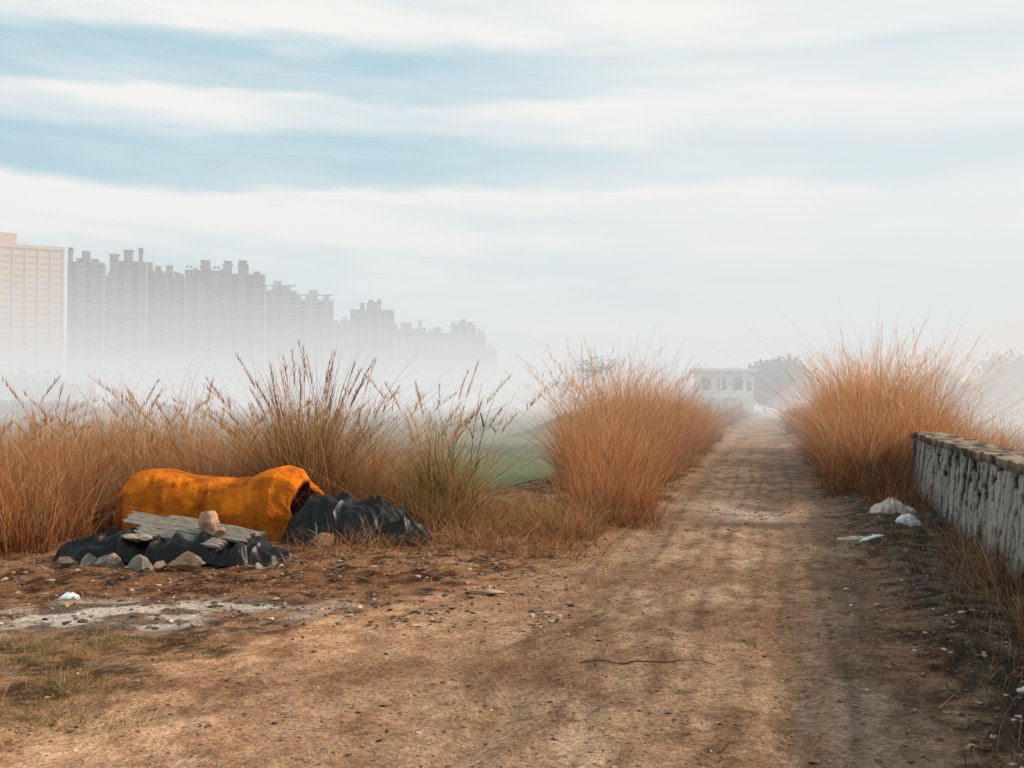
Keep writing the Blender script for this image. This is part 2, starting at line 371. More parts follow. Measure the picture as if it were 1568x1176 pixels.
for i in range(36):
    tuft(g,rng.uniform(-5.5,-3.4),rng.uniform(6.6,8.8),.15,rng.uniform(.04,.14),50,['green','straw','rust'],1.2,.7,(.002,.005),segs=3)
g.obj('grass')

# ------------------------------------------------------------ gravel and twigs
def gravel():
    ico=np.array([(0,0,-1),(.72,-.53,-.45),(-.28,-.85,-.45),(-.89,0,-.45),(-.28,.85,-.45),(.72,.53,-.45),(.28,-.85,.45),(-.72,-.53,.45),(-.72,.53,.45),(.28,.85,.45),(.89,0,.45),(0,0,1)])
    fa=np.array([(0,1,2),(1,0,5),(0,2,3),(0,3,4),(0,4,5),(1,5,10),(2,1,6),(3,2,7),(4,3,8),(5,4,9),(1,10,6),(2,6,7),(3,7,8),(4,8,9),(5,9,10),(6,10,11),(7,6,11),(8,7,11),(9,8,11),(10,9,11)])
    P=[];sz=[]
    def put(n,xf,yf,lo,hi,p=4):
        y=yf(n); x=xf(y,n); P.append(np.stack([x,y],1)); sz.append(lo+(hi-lo)*rng.random(n)**p)
    put(8000,lambda y,n:rng.uniform(-4,3,n)+.26*y*.5,lambda n:3.6+9*rng.random(n)**1.5,.0025,.018,6)
    put(3000,lambda y,n:.26*y+.8+rng.normal(.5,.45,n),lambda n:3.6+14*rng.random(n)**1.4,.003,.026)
    put(4000,lambda y,n:rng.uniform(-4.5,.5,n),lambda n:rng.uniform(7,10.2,n),.003,.036,5)
    put(500,lambda y,n:.26*y-2.1+rng.normal(-.1,.35,n),lambda n:rng.uniform(10,24,n),.006,.04)
    put(260,lambda y,n:.26*y-2.1+1.9+rng.normal(0,.4,n),lambda n:rng.uniform(12.5,15.5,n),.006,.03)
    P=np.concatenate(P); sz=np.concatenate(sz); n=len(P)
    z=H(P[:,0],P[:,1])
    j=rng.uniform(.5,1.3,(n,12,1)); sc=np.stack([rng.uniform(.8,1.5,n),rng.uniform(.6,1.2,n),rng.uniform(.3,.65,n)],1)[:,None,:]
    a=rng.uniform(0,6.28,n)[:,None]
    q=ico[None]*j*sc*sz[:,None,None]
    qx=q[...,0]*np.cos(a)-q[...,1]*np.sin(a); qy=q[...,0]*np.sin(a)+q[...,1]*np.cos(a)
    VV=np.stack([qx+P[:,0:1],qy+P[:,1:2],q[...,2]+z[:,None]+sz[:,None]*.15],-1).reshape(-1,3)
    FF=(fa[None]+(np.arange(n)*12)[:,None,None]).reshape(-1,3)
    cs=np.array([(.34,.21,.13),(.50,.38,.28),(.09,.055,.038),(.18,.11,.07),(.14,.11,.09)])[rng.integers(0,5,n)]*rng.uniform(.6,1.15,n)[:,None]
    mkobj('gravel',mesh('gravel',VV,FF,[M_vc],np.repeat(cs,12,0),False))
gravel()
g=G()
def litter_(n,xf,yf,l,w,c):
    y=yf(n); x=xf(y,n); az=rng.uniform(0,6.28,n); ln=rng.uniform(*l,n)
    z=H(x,y)+rng.uniform(.004,.02,n)
    hh=np.full(n,.01); cc=np.array(c)[rng.integers(0,len(c),n)]*rng.uniform(.7,1.2,n)[:,None]
    g.add(x,y,z,hh,az,ln/.01,rng.normal(0,1,n)*ln*12,rng.uniform(*w,n),cc,cc,droop=0,segs=4,pw=.3,wig=0)
tw=[(.10,.06,.04),(.2,.12,.07),(.05,.035,.03)]; st=[(.7,.42,.2),(.8,.55,.3),(.6,.28,.10)]
litter_(900,lambda y,n:.26*y+.8+rng.normal(.9,.6,n),lambda n:3.8+9*rng.random(n),(.05,.3),(.003,.007),tw+st[:1])
litter_(2800,lambda y,n:rng.uniform(-5,1,n)+.2*(y-9),lambda n:rng.normal(10.0,.75,n),(.06,.35),(.004,.008),st+tw[:1])
litter_(280,lambda y,n:rng.uniform(-2.5,1.8,n)+.26*(y-5),lambda n:rng.uniform(3.8,9,n),(.03,.18),(.003,.008),tw)
g.obj('twig_litter')
def tube(pts,r0,r1,sides=7):
    V_=[];F_=[]
    for i,p in enumerate(pts):
        p=Vector(p); d=(Vector(pts[min(i+1,len(pts)-1)])-Vector(pts[max(i-1,0)])).normalized()
        u=d.cross(Vector((.13,.2,1))).normalized() if abs(d.z)<.98 else Vector((1,0,0)); w=d.cross(u)
        r=r0+(r1-r0)*i/(len(pts)-1)
        for k in range(sides):
            a=k*2*math.pi/sides; q=p+(u*math.cos(a)+w*math.sin(a))*r; V_.append(tuple(q))
        if i:
            b=(i-1)*sides
            for k in range(sides): F_.append((b+k,b+(k+1)%sides,b+sides+(k+1)%sides,b+sides+k))
    return V_,F_
pts=[]
for t in np.linspace(0,1,22):
    x=.42+.83*t; y=6.14+.02*math.sin(5*t)+.012*math.sin(17*t)+.05*t; pts.append((x,y,float(H(x,y))+.008+.004*math.sin(9*t)))
v_,f_=tube(pts,.0055,.0025); mkobj('stick',mesh('stick',v_,f_,[M_bark],smooth=True))

# ------------------------------------------------------------ rocks
def rock(name,loc,size,colr,parent=None,seed=0,rot=0):
    import bmesh
    bm=bmesh.new(); bmesh.ops.create_icosphere(bm,subdivisions=4,radius=1)
    rr=random.Random(seed); planes=[(Vector((rr.uniform(-1,1),rr.uniform(-1,1),rr.uniform(-1,1))).normalized(),rr.uniform(.42,.75)) for _ in range(11)]
    for v in bm.verts:
        d=v.co.normalized(); r=1.
        for nn,o in planes:
            k=d.dot(nn)
            if k>0: r=min(r,o/k)
        r*=1+.08*mnoise.noise(d*3+Vector((seed,0,0)))+.05*mnoise.noise(d*9+Vector((seed,0,0)))
        v.co=d*r*1.25
        v.co.x*=size[0]; v.co.y*=size[1]; v.co.z*=size[2]
    me=bpy.data.meshes.new(name); bm.to_mesh(me); bm.free()
    n=len(me.vertices); co=np.zeros(n*3); me.vertices.foreach_get('co',co); co=co.reshape(-1,3)
    k=.6+.7*vn(co[:,0]*14+seed,co[:,1]*14+co[:,2]*11,seed); c=np.ones((n,4),dtype=np.float32); c[:,:3]=np.array(colr)[None]*k[:,None]
    ca=me.color_attributes.new('Col','FLOAT_COLOR','POINT'); ca.data.foreach_set('color',c.astype(np.float32).ravel())
    me.materials.append(M_vc)
    o=mkobj(name,me,parent); o.location=loc; o.rotation_euler=(0,0,rot); return o
def gz(x,y): return float(H(x,y))

# ------------------------------------------------------------ orange cover
def orange_cover():
    m,nt,out=newmat('orange_cloth'); L=nt.links.new
    tc=N(nt,'ShaderNodeTexCoord'); n=N(nt,'ShaderNodeTexNoise'); n.inputs['Scale'].default_value=4.5; n.inputs['Detail'].default_value=9; n.inputs['Roughness'].default_value=.72
    L(tc.outputs['Object'],n.inputs['Vector'])
    cr=N(nt,'ShaderNodeValToRGB'); e=cr.color_ramp.elements; e[0].position=.30; e[0].color=(.26,.05,.007,1); e[1].position=.64; e[1].color=(.82,.245,.014,1)
    q=e.new(.44); q.color=(.64,.155,.010,1)
    L(n.outputs[0],cr.inputs[0])
    at=N(nt,'ShaderNodeAttribute'); at.attribute_name='Col'
    mx=N(nt,'ShaderNodeMix'); mx.data_type='RGBA'; mx.blend_type='MULTIPLY'; mx.inputs['Factor'].default_value=1
    L(cr.outputs[0],mx.inputs['A']); L(at.outputs['Color'],mx.inputs['B'])
    n2=N(nt,'ShaderNodeTexNoise'); n2.inputs['Scale'].default_value=22; n2.inputs['Detail'].default_value=6; L(tc.outputs['Object'],n2.inputs['Vector'])
    p=N(nt,'ShaderNodeBsdfPrincipled'); p.inputs['Roughness'].default_value=.85; p.inputs['Specular IOR Level'].default_value=.08
    b=N(nt,'ShaderNodeBump'); b.inputs['Strength'].default_value=.7; b.inputs['Distance'].default_value=.025
    L(n2.outputs[0],b.inputs['Height']); L(b.outputs[0],p.inputs['Normal']); L(mx.outputs['Result'],p.inputs['Base Color']); L(p.outputs[0],out.inputs[0])
    U,T=170,100
    V_=[];Cc=[]
    def surf(us,k,depth=False):
        th=np.linspace(0,np.pi,T)
        for u in us:
            ht=np.interp(u,[0,.04,.10,.24,.36,.5,.62,.74,.83,.90,.97,1.0],[.34,.60,.73,.76,.71,.67,.665,.69,.78,.82,.78,.68])
            hw=np.interp(u,[0,.05,.12,.5,.8,1.0],[.22,.38,.44,.42,.48,.44])
            ht=ht*k; hw=hw*k
            s=np.sin(th); c=np.cos(th)
            yy=hw*np.sign(c)*np.abs(c)**.72; zz=ht*np.abs(s)**.62
            fold=(fbm(np.full(T,u*14.)+.8*s,th*1.2,5,4)-.5)
            pleat=(1-np.abs(2*vn(np.full(T,u*17.)+1.5*s,th*.5,15)-1))**2
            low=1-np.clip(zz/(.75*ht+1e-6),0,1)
            yy=yy*(1+.16*fold+.38*low*fold+.10*low+.05*pleat)
            zz=zz*(1+.08*(fbm(np.full(T,u*6),th*2.0,8,4)-.5))
            xx=np.full(T,u*2.28)+.14*(vn(th*2.2,np.full(T,3.))-.5)*sm(.8,1,np.full(T,u))+(.20*low)*float(sm(.9,1,np.array(u)))
            V_.append(np.stack([xx,yy,zz],1))
            dirt_shading=1-.66*low**1.3*(.5+fbm(th*6,np.full(T,u*9.),77,3)); dirt_shading=dirt_shading*(.70+.42*sm(.38,.6,fbm(np.full(T,u*7),th*3,78,5)))*(1-.2*(1-pleat))  # stains, darker toward the hem, plus shade painted between the pleats
            if depth: dirt_shading=dirt_shading*.3*max(.1,(u-.5)*2)  # shade inside the open end painted into the colour, darker farther in
            Cc.append(np.repeat(dirt_shading[:,None],3,1))
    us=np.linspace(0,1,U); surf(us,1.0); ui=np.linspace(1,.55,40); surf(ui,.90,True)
    n=U+40; VV=np.concatenate(V_); I=np.arange(n*T).reshape(n,T)
    FF=np.stack([I[:-1,:-1],I[:-1,1:],I[1:,1:],I[1:,:-1]],-1).reshape(-1,4).tolist()
    FF.append(list(range(T)))
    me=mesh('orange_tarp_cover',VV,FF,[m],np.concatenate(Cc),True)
    o=mkobj('orange_tarp_cover',me); o.location=(-4.60,11.90,gz(-3.6,11.6)-.04); o.rotation_euler=(0,0,math.atan2(-.52,2.25)); return o
orange_cover()

# ------------------------------------------------------------ crumpled sheets
def sheet(name,cx,cy,rx,ry,h,mat,rot=0,seed=0,n=110,parent=None,prof=None,cre=.06,fr=3,edge_a=.22,flat=2.4,flut=.0):
    """a draped sheet: soft mound, sharp-edged creases, fluted hem"""
    u=np.linspace(-1,1,n); UX,UY=np.meshgrid(u,u)
    dx=UX*np.sqrt(1-UY**2/2); dy=UY*np.sqrt(1-UX**2/2); r=np.sqrt(dx**2+dy**2)
    a=np.arctan2(dy,dx); edge=1+edge_a*(fbm(np.cos(a)*1.6+5,np.sin(a)*1.6+5,seed,3)-.5)*2
    x=dx*rx*edge; y=dy*ry*edge
    wx=x+.25*(fbm(x*2.5,y*2.5,seed+3,3)-.5); wy=y+.25*(fbm(x*2.5+9,y*2.5,seed+4,3)-.5)
    ph=rng.uniform(0,3)
    def ridge(f,ang,s):
        p_=wx*math.cos(ang)+wy*math.sin(ang); q_=-wx*math.sin(ang)+wy*math.cos(ang)
        return (1-np.abs(2*vn(p_*f,q_*f*.35,s)-1))**2.2
    R=ridge(fr*2,.5+ph,seed+5)*.55+ridge(fr*2.6,1.9+ph,seed+6)*.35+ridge(fr*5,2.9+ph,seed+8)*.2
    base=np.clip(1-r**flat,0,1)**.8
    if prof is not None: base=base*np.interp(dx,prof[0],prof[1])
    lump=.75+.5*(fbm(x*2.1+seed,y*2.1,seed+9,3)-.5)*1.6
    z=h*base*lump+cre*R*(.35+base)+flut*sm(.3,.9,r)*(1-sm(.9,1,r))*(vn(a*5,a*0,seed+2)-.4)
    z=z-.02*sm(.9,1,r)
    ca,sa=math.cos(rot),math.sin(rot)
    gx=cx+x*ca-y*sa; gy=cy+x*sa+y*ca
    V_=np.stack([gx,gy,z+H(gx,gy)],-1).reshape(-1,3); I=np.arange(n*n).reshape(n,n)
    FF=np.stack([I[:-1,:-1],I[:-1,1:],I[1:,1:],I[1:,:-1]],-1).reshape(-1,4)
    return mkobj(name,mesh(name,V_,FF,[mat],None,True),parent)
bt=empty('black_tarp')
sheet('main_sheet',-1.75,11.05,.86,.48,.42,M_black,-.05,5,190,bt,prof=([-1,-.6,-.15,.2,.55,.8,1],[.8,.95,1.08,.95,.7,.35,.1]),cre=.19,fr=1.6,flat=3.0,flut=.18)
sheet('side_fold',-1.22,10.75,.44,.26,.14,M_black,-.5,8,90,bt,cre=.13,fr=2.4,flut=.08)
sheet('front_fold',-2.1,10.72,.34,.22,.14,M_black,.4,9,90,bt,cre=.13,fr=2.4,flut=.08)
pile=empty('debris_pile',(.12,-.42,0))
sheet('plastic_sheet',-3.35,10.15,1.0,.52,.17,M_black,-.12,15,190,pile,prof=([-1,-.5,0,.5,1],[.5,1.1,1.05,.8,.4]),cre=.13,fr=2.2,flut=.12,flat=4)
sheet('plastic_sheet_fold',-2.68,9.85,.46,.28,.12,M_black,.3,18,90,pile,cre=.12,fr=3,flut=.06)
sheet('plastic_sheet_edge',-4.05,10.0,.46,.30,.14,M_black,.2,19,90,pile,cre=.12,fr=3,flut=.06)
def board(name,p0,p1,w,th,roll,seed,parent):
    p0=Vector(p0);p1=Vector(p1);d=p1-p0;L_=d.length;nx_,ny_=40,6
    V_=[];F_=[]
    for s_ in (1,-1):
        for i in range(nx_):
            for j in range(ny_):
                x=L_*i/(nx_-1); y=w*(j/(ny_-1)-.5)*(1+.03*math.sin(i*.9+seed)+.02*math.sin(i*2.3)); z=s_*th/2+.006*math.sin(i*.35+seed)+.002*math.sin(j*4)
                if i in(0,nx_-1): x+=.03*math.sin(j*3.1+seed)
                V_.append((x,y,z))
    K=nx_*ny_
    for b,fl in ((0,0),(K,1)):
        for i in range(nx_-1):
            for j in range(ny_-1):
                q=[b+i*ny_+j,b+(i+1)*ny_+j,b+(i+1)*ny_+j+1,b+i*ny_+j+1]; F_.append(q[::-1] if fl else q)
    for i in range(nx_-1):
        F_.append([i*ny_,K+i*ny_,K+(i+1)*ny_,(i+1)*ny_]); a=i*ny_+ny_-1; F_.append([a,a+ny_,K+a+ny_,K+a])
    for j in range(ny_-1):
        F_.append([j,j+1,K+j+1,K+j]); a=(nx_-1)*ny_+j; F_.append([a,K+a,K+a+1,a+1])
    o=mkobj(name,mesh(name,V_,F_,[M_wood]),parent); o.location=p0
    o.rotation_mode='QUATERNION'; o.rotation_quaternion=d.to_track_quat('X','Z')@Quaternion((1,0,0),roll); return o
board('plank_1',(-3.88,10.20,.46),(-2.58,9.82,.32),.17,.03,.55,1,pile)
board('plank_2',(-3.70,9.98,.37),(-2.80,9.68,.27),.11,.03,.50,2,pile)
board('plank_3',(-3.55,10.38,.44),(-2.55,10.12,.30),.10,.03,.30,5,pile)
rock('stone_top',(-3.03,9.93,.47),(.10,.09,.11),(.45,.28,.20),pile,11)
rock('stone_2',(-2.90,9.85,.38),(.07,.06,.05),(.45,.29,.19),pile,12)
for i,(x,y,sx,sy,sz,c) in enumerate([(-3.84,9.62,.12,.1,.09,(.24,.22,.19)),(-4.05,9.66,.08,.07,.07,(.19,.175,.155)),(-3.5,9.50,.13,.1,.10,(.23,.195,.16)),(-3.08,9.46,.18,.13,.09,(.32,.205,.135)),(-3.3,9.44,.06,.06,.05,(.28,.19,.13)),(-2.45,9.6,.07,.05,.04,(.22,.18,.15)),(-4.25,9.7,.09,.06,.05,(.18,.14,.11))]):
    rock('stone_%d'%(i+3),(x,y,gz(x,y)+sz*.4),(sx,sy,sz),c,pile,20+i,i)
rock('slab_stone',(-3.62,9.80,.32),(.15,.10,.045),(.26,.24,.22),pile,29,.4)
rock('rock',(-2.0,10.50,gz(-2.0,10.50)+.03),(.15,.1,.07),(.30,.17,.10),None,31)
rock('rock',(1.60,18.5,gz(1.6,18.5)+.1),(.22,.18,.17),(.34,.26,.2),None,32)
rock('rock',(1.25,18.0,gz(1.25,18)+.06),(.15,.12,.1),(.3,.22,.17),None,33)
rock('rock',(-.22,8.3,gz(-.22,8.3)+.015),(.15,.1,.03),(.36,.25,.17),None,34)
sheet('discarded_sack',5.22,13.75,.30,.2,.13,M_bag,.3,41,70,cre=.12,fr=6,edge_a=.5,prof=([-1,-.3,.2,1],[.2,1.2,1,.2]))
sheet('plastic_bag',5.0,12.55,.15,.10,.05,M_bagw,-.5,43,40,cre=.06,fr=9,edge_a=.6)
sheet('plastic_bag',4.08,11.3,.12,.05,.012,M_bagw,.1,44,30,cre=.02,fr=10,edge_a=.6)
sheet('discarded_sack',3.92,11.6,.17,.06,.02,M_bag,.1,45,30,cre=.03,fr=10,edge_a=.6)
sheet('plastic_bag',-3.56,8.05,.085,.06,.02,M_bagw,0,46,30,cre=.03,fr=12,edge_a=.6)
sheet('plastic_bag',2.75,5.35,.05,.035,.012,M_bagw,0,47,30,cre=.02,fr=14,edge_a=.6)

# ------------------------------------------------------------ stone wall
def wall():
    par=empty('stone_wall')
    y0,y1=2.0,17.3; d=np.array([.295,1.0]); d/=np.linalg.norm(d); nn=np.array([-d[1],d[0]])
    P0=np.array([.295*y0+1.84,y0]); Lw=(y1-y0)/d[1]
    ns=int(Lw/.014); nz=84; s=np.linspace(0,Lw,ns); zz=np.linspace(-.25,1.02,nz); Sg,Zg=np.meshgrid(s,zz)
    def worley(u,v,sd):
        ui=np.floor(u).astype(np.int64); vi=np.floor(v).astype(np.int64); f1=np.full(u.shape,9.);f2=f1.copy();idc=np.zeros(u.shape)
        for a in(-1,0,1):
            for b in(-1,0,1):
                cx=ui+a+_h(ui+a,vi+b,sd)*.9; cy=vi+b+_h(ui+a,vi+b,sd+1)*.9
                dd=np.hypot(u-cx,v-cy); k=_h(ui+a,vi+b,sd+2)
                m_=dd<f1; f2=np.where(m_,f1,np.minimum(f2,dd)); idc=np.where(m_,k,idc); f1=np.where(m_,dd,f1)
        return f1,f2,idc
    wu=(Sg+.25*Zg)*4.4+1.7*(fbm(Sg*5,Zg*4,5,5)-.5); wv=Zg*1.1+.8*(fbm(Sg*5,Zg*5,6,4)-.5)
    f1,f2,idc=worley(wu,wv,3); gap=f2-f1
    crack=1-sm(.07,.18,gap); crack=crack*sm(.26,.40,fbm(Sg*3,Zg*2.2,14,3)+.13)
    streak=sm(.585,.635,fbm(Sg*9+Zg*4,Zg*1.3,19,5))
    dk=np.clip(crack*1.3+streak,0,1)
    disp=-.04*dk+.02*(idc-.5)+.030*(fbm(Sg*7,Zg*7,8,4)-.5)+.04*(fbm(Sg*.8,Zg*.8,4,2)-.5)+.04*(1-Zg)
    PX=P0[0]+d[0]*Sg+nn[0]*disp; PY=P0[1]+d[1]*Sg+nn[1]*disp
    base=lerp(C(.27,.26,.235),C(.45,.435,.40),idc*.4+.6*fbm(Sg*4,Zg*4,23,4))
    base=lerp(base,C(.006,.005,.005)*np.ones_like(base),dk)
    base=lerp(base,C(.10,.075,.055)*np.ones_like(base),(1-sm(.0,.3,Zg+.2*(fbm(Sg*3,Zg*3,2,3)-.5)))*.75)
    I=np.arange(ns*nz).reshape(nz,ns); FF=np.stack([I[:-1,:-1],I[1:,:-1],I[1:,1:],I[:-1,1:]],-1).reshape(-1,4)
    mkobj('road_face',mesh('road_face',np.stack([PX,PY,Zg],-1).reshape(-1,3),FF,[M_wall],base.reshape(-1,3),True),par)
    TH=.42
    c0=P0-nn*.10; c1=P0+d*(Lw-.02)-nn*.10; b0=P0-nn*TH; b1=P0+d*(Lw-.02)-nn*TH
    VV=[(*c0,-1.7),(*c1,-1.7),(*b1,-1.7),(*b0,-1.7),(*c0,1.0),(*c1,1.0),(*b1,1.0),(*b0,1.0)]
    mkobj('core',mesh('core',VV,[[0,3,2,1],[4,5,6,7],[0,1,5,4],[1,2,6,5],[2,3,7,6],[3,0,4,7]],[M_wall],np.ones((8,3))*.3),par)
    s2=np.linspace(0,Lw+.05,int(Lw/.03)); ws=np.linspace(-.025,TH+.03,26)
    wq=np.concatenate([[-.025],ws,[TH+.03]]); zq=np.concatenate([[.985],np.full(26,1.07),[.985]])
    SS,WQ=np.meshgrid(s2,wq,indexing='ij'); ZQ=np.broadcast_to(zq,SS.shape)
    ex=.06*(fbm(SS*3,WQ*2+ZQ*3,9,4)-.5); zt=.045*(fbm(SS*7,WQ*7,10,4)-.5)+.03*(vn(SS*1.3,WQ*0+2)-.5)
    wv_=WQ+np.where((WQ<0)|(WQ>TH),ex,0)
    PXc=P0[0]+d[0]*SS-nn[0]*wv_; PYc=P0[1]+d[1]*SS-nn[1]*wv_
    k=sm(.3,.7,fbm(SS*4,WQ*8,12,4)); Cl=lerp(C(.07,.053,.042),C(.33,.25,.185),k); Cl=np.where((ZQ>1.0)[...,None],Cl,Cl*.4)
    m_=len(wq); I=np.arange(len(s2)*m_).reshape(len(s2),m_); FF=np.stack([I[:-1,:-1],I[1:,:-1],I[1:,1:],I[:-1,1:]],-1).reshape(-1,4).tolist()
    FF.append(list(range((len(s2)-1)*m_,len(s2)*m_)))
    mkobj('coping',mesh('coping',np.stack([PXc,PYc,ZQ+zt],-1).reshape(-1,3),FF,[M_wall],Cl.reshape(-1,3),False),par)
wall()

# ------------------------------------------------------------ trees
def tree(name,x,y,h,wd,n,leaf,trunk=.12,seed=0,sparse=False,col_=((.03,.04,.015),(.10,.11,.04)),base=.35):
    rr=random.Random(seed); par=empty(name,(x,y,gz(x,y)-.1),rr.uniform(0,6))
    V_=[];F_=[]; tips=[]
    def br(p,d,L_,r,lv):
        pts=[p]; q=Vector(p); dd=Vector(d)
        for i in range(5):
            dd=(dd+Vector((rr.uniform(-.18,.18),rr.uniform(-.18,.18),rr.uniform(-.05,.12)))).normalized(); q=q+dd*L_/5; pts.append(q.copy())
            if lv>=2: tips.append(q.copy())
        v_,f_=tube(pts,r,r*.5,6); b=len(V_); V_.extend(v_); F_.extend([[a+b for a in f] for f in f_])
        if lv<3:
            for k in range(rr.randint(3,4) if lv else rr.randint(5,6)):
                i=rr.randint(2,5); a=rr.uniform(0,6.28); up=rr.uniform(.15,.8)*(1.2 if not sparse else .6)
                o=Vector((math.cos(a)*wd/h*1.7,math.sin(a)*wd/h*1.7,up)).normalized()
                br(pts[i],(dd*.3+o).normalized(),L_*rr.uniform(.5,.75),r*.5,lv+1)
    br(Vector((0,0,0)),Vector((0,0,1)),h*base*1.3,trunk,0)
    mkobj('trunk_and_limbs',mesh(name,V_,F_,[M_bark],smooth=True),par)
    T=np.array(tips)
    k=rng.integers(0,len(T),n); cen=T[k]+rng.normal(0,1,(n,3))*np.array([wd*.055,wd*.055,h*.045])*(.7 if sparse else 1)
    u=rng.normal(0,1,(n,3)); u/=np.linalg.norm(u,axis=1)[:,None]; w=np.cross(u,rng.normal(0,1,(n,3))); w/=np.linalg.norm(w,axis=1)[:,None]
    s_=leaf*rng.uniform(.5,1.3,n)[:,None]
    Q=np.stack([cen-u*s_,cen+w*s_*.45,cen+u*s_,cen-w*s_*.45],1).reshape(-1,3)
    tone=vn(T[k][:,0]*1.3+seed,T[k][:,2]*1.3,seed)*rng.uniform(.6,1.3,n)
    cl=np.array(col_[0])+(np.array(col_[1])-np.array(col_[0]))*np.clip(tone,0,1.2)[:,None]
    mkobj('crown',mesh(name+'_crown',Q,np.arange(4*n).reshape(n,4),[M_leaf],np.repeat(cl,4,0)),par)
    allz=max(T[:,2].max(),.1); ww=max(np.ptp(T[:,0]),np.ptp(T[:,1])); par.scale=(wd/ww,wd/ww,h/allz)
    return par
tree('tree',5.5,92,6.8,6.8,900,.10,.07,seed=3,sparse=True,base=.45,col_=((.10,.10,.06),(.20,.19,.12)))
dk=((.02,.03,.012),(.07,.085,.03))
tree('tree',38.5,152,6.6,6.5,6000,.22,.16,seed=5,col_=dk,base=.22)
tree('tree',43,160,7.2,7.5,6000,.22,.16,seed=6,col_=dk,base=.22)
wc=((.05,.05,.02),(.16,.13,.06))
tree('tree',53,108,7.6,9,6000,.2,.14,seed=8,col_=wc,base=.25)
tree('tree',46,104,6.0,7,5000,.2,.14,seed=9,col_=wc,base=.25)
tree('tree',60,112,7.0,8,5000,.2,.14,seed=10,col_=wc,base=.25)
def treeline(name,x0,x1,y,hf,n,leaf,seed):
    n_c=int((x1-x0)/1.2); cx=rng.uniform(x0,x1,n_c); hh=hf(cx)*rng.uniform(.6,1.02,n_c); cy=y+rng.uniform(-5,5,n_c)
    k=rng.integers(0,n_c,n); p=rng.normal(0,1,(n,3)); p/=np.linalg.norm(p,axis=1)[:,None]; p*=rng.uniform(.4,1,n)[:,None]
    c=np.stack([cx[k]+p[:,0]*hh[k]*.8,cy[k]+p[:,1]*hh[k]*.5,H(cx[k],cy[k])+hh[k]*.5+p[:,2]*hh[k]*.5],1)
    u=rng.normal(0,1,(n,3)); u/=np.linalg.norm(u,axis=1)[:,None]; w=np.cross(u,rng.normal(0,1,(n,3))); w/=np.linalg.norm(w,axis=1)[:,None]
    Q=np.stack([c-u*leaf,c+w*leaf*.6,c+u*leaf,c-w*leaf*.6],1).reshape(-1,3)
    cl=np.array((.035,.05,.025))*rng.uniform(.6,2,n)[:,None]
    mkobj(name,mesh(name,Q,np.arange(4*n).reshape(n,4),[M_leaf],np.repeat(cl,4,0)))
treeline('distant_trees',-120,-57,168,lambda x:2.6+.6*vn(x*.08,x*0,4),12000,.34,1)
treeline('distant_trees',-190,-125,290,lambda x:9+4*vn(x*.05,x*0,2),10000,.7,2)
treeline('distant_trees',70,140,170,lambda x:7+3*vn(x*.08,x*0,5),9000,.5,2)

# ------------------------------------------------------------ buildings
class MB:
    def __init__(s): s.V=[];s.F=[]
    def box(s,x0,x1,y0,y1,z0,z1):
        b=len(s.V); s.V+= [(x0,y0,z0),(x1,y0,z0),(x1,y1,z0),(x0,y1,z0),(x0,y0,z1),(x1,y0,z1),(x1,y1,z1),(x0,y1,z1)]
        s.F+=[[b,b+3,b+2,b+1],[b+4,b+5,b+6,b+7],[b,b+1,b+5,b+4],[b+1,b+2,b+6,b+5],[b+2,b+3,b+7,b+6],[b+3,b,b+4,b+7]]
    def obj(s,name,mat,par): return mkobj(name,mesh(name,np.array(s.V),np.array(s.F),[mat]),par)
M_tw=simple('tower_render',(.20,.18,.165),(.29,.265,.24),.05,.9,0); M_tw2=simple('tower_render_pale',(.32,.36,.37),(.40,.44,.45),.05,.9,0)
M_twd=simple('tower_render_dark',(.06,.06,.065),(.09,.09,.09),.05,.9,0)
M_warm=simple('warm_cladding',(.66,.45,.32),(.74,.52,.38),.05,.8,0)
M_glass=simple('window_glass',(.02,.03,.04),(.05,.06,.07),.2,.2,0,spec=.6)
M_warmg=simple('window_warm',(.46,.31,.22),(.56,.39,.28),.2,.4,0)
M_wh=simple('white_plaster',(.66,.66,.64),(.82,.82,.80),.8,.8,.1)
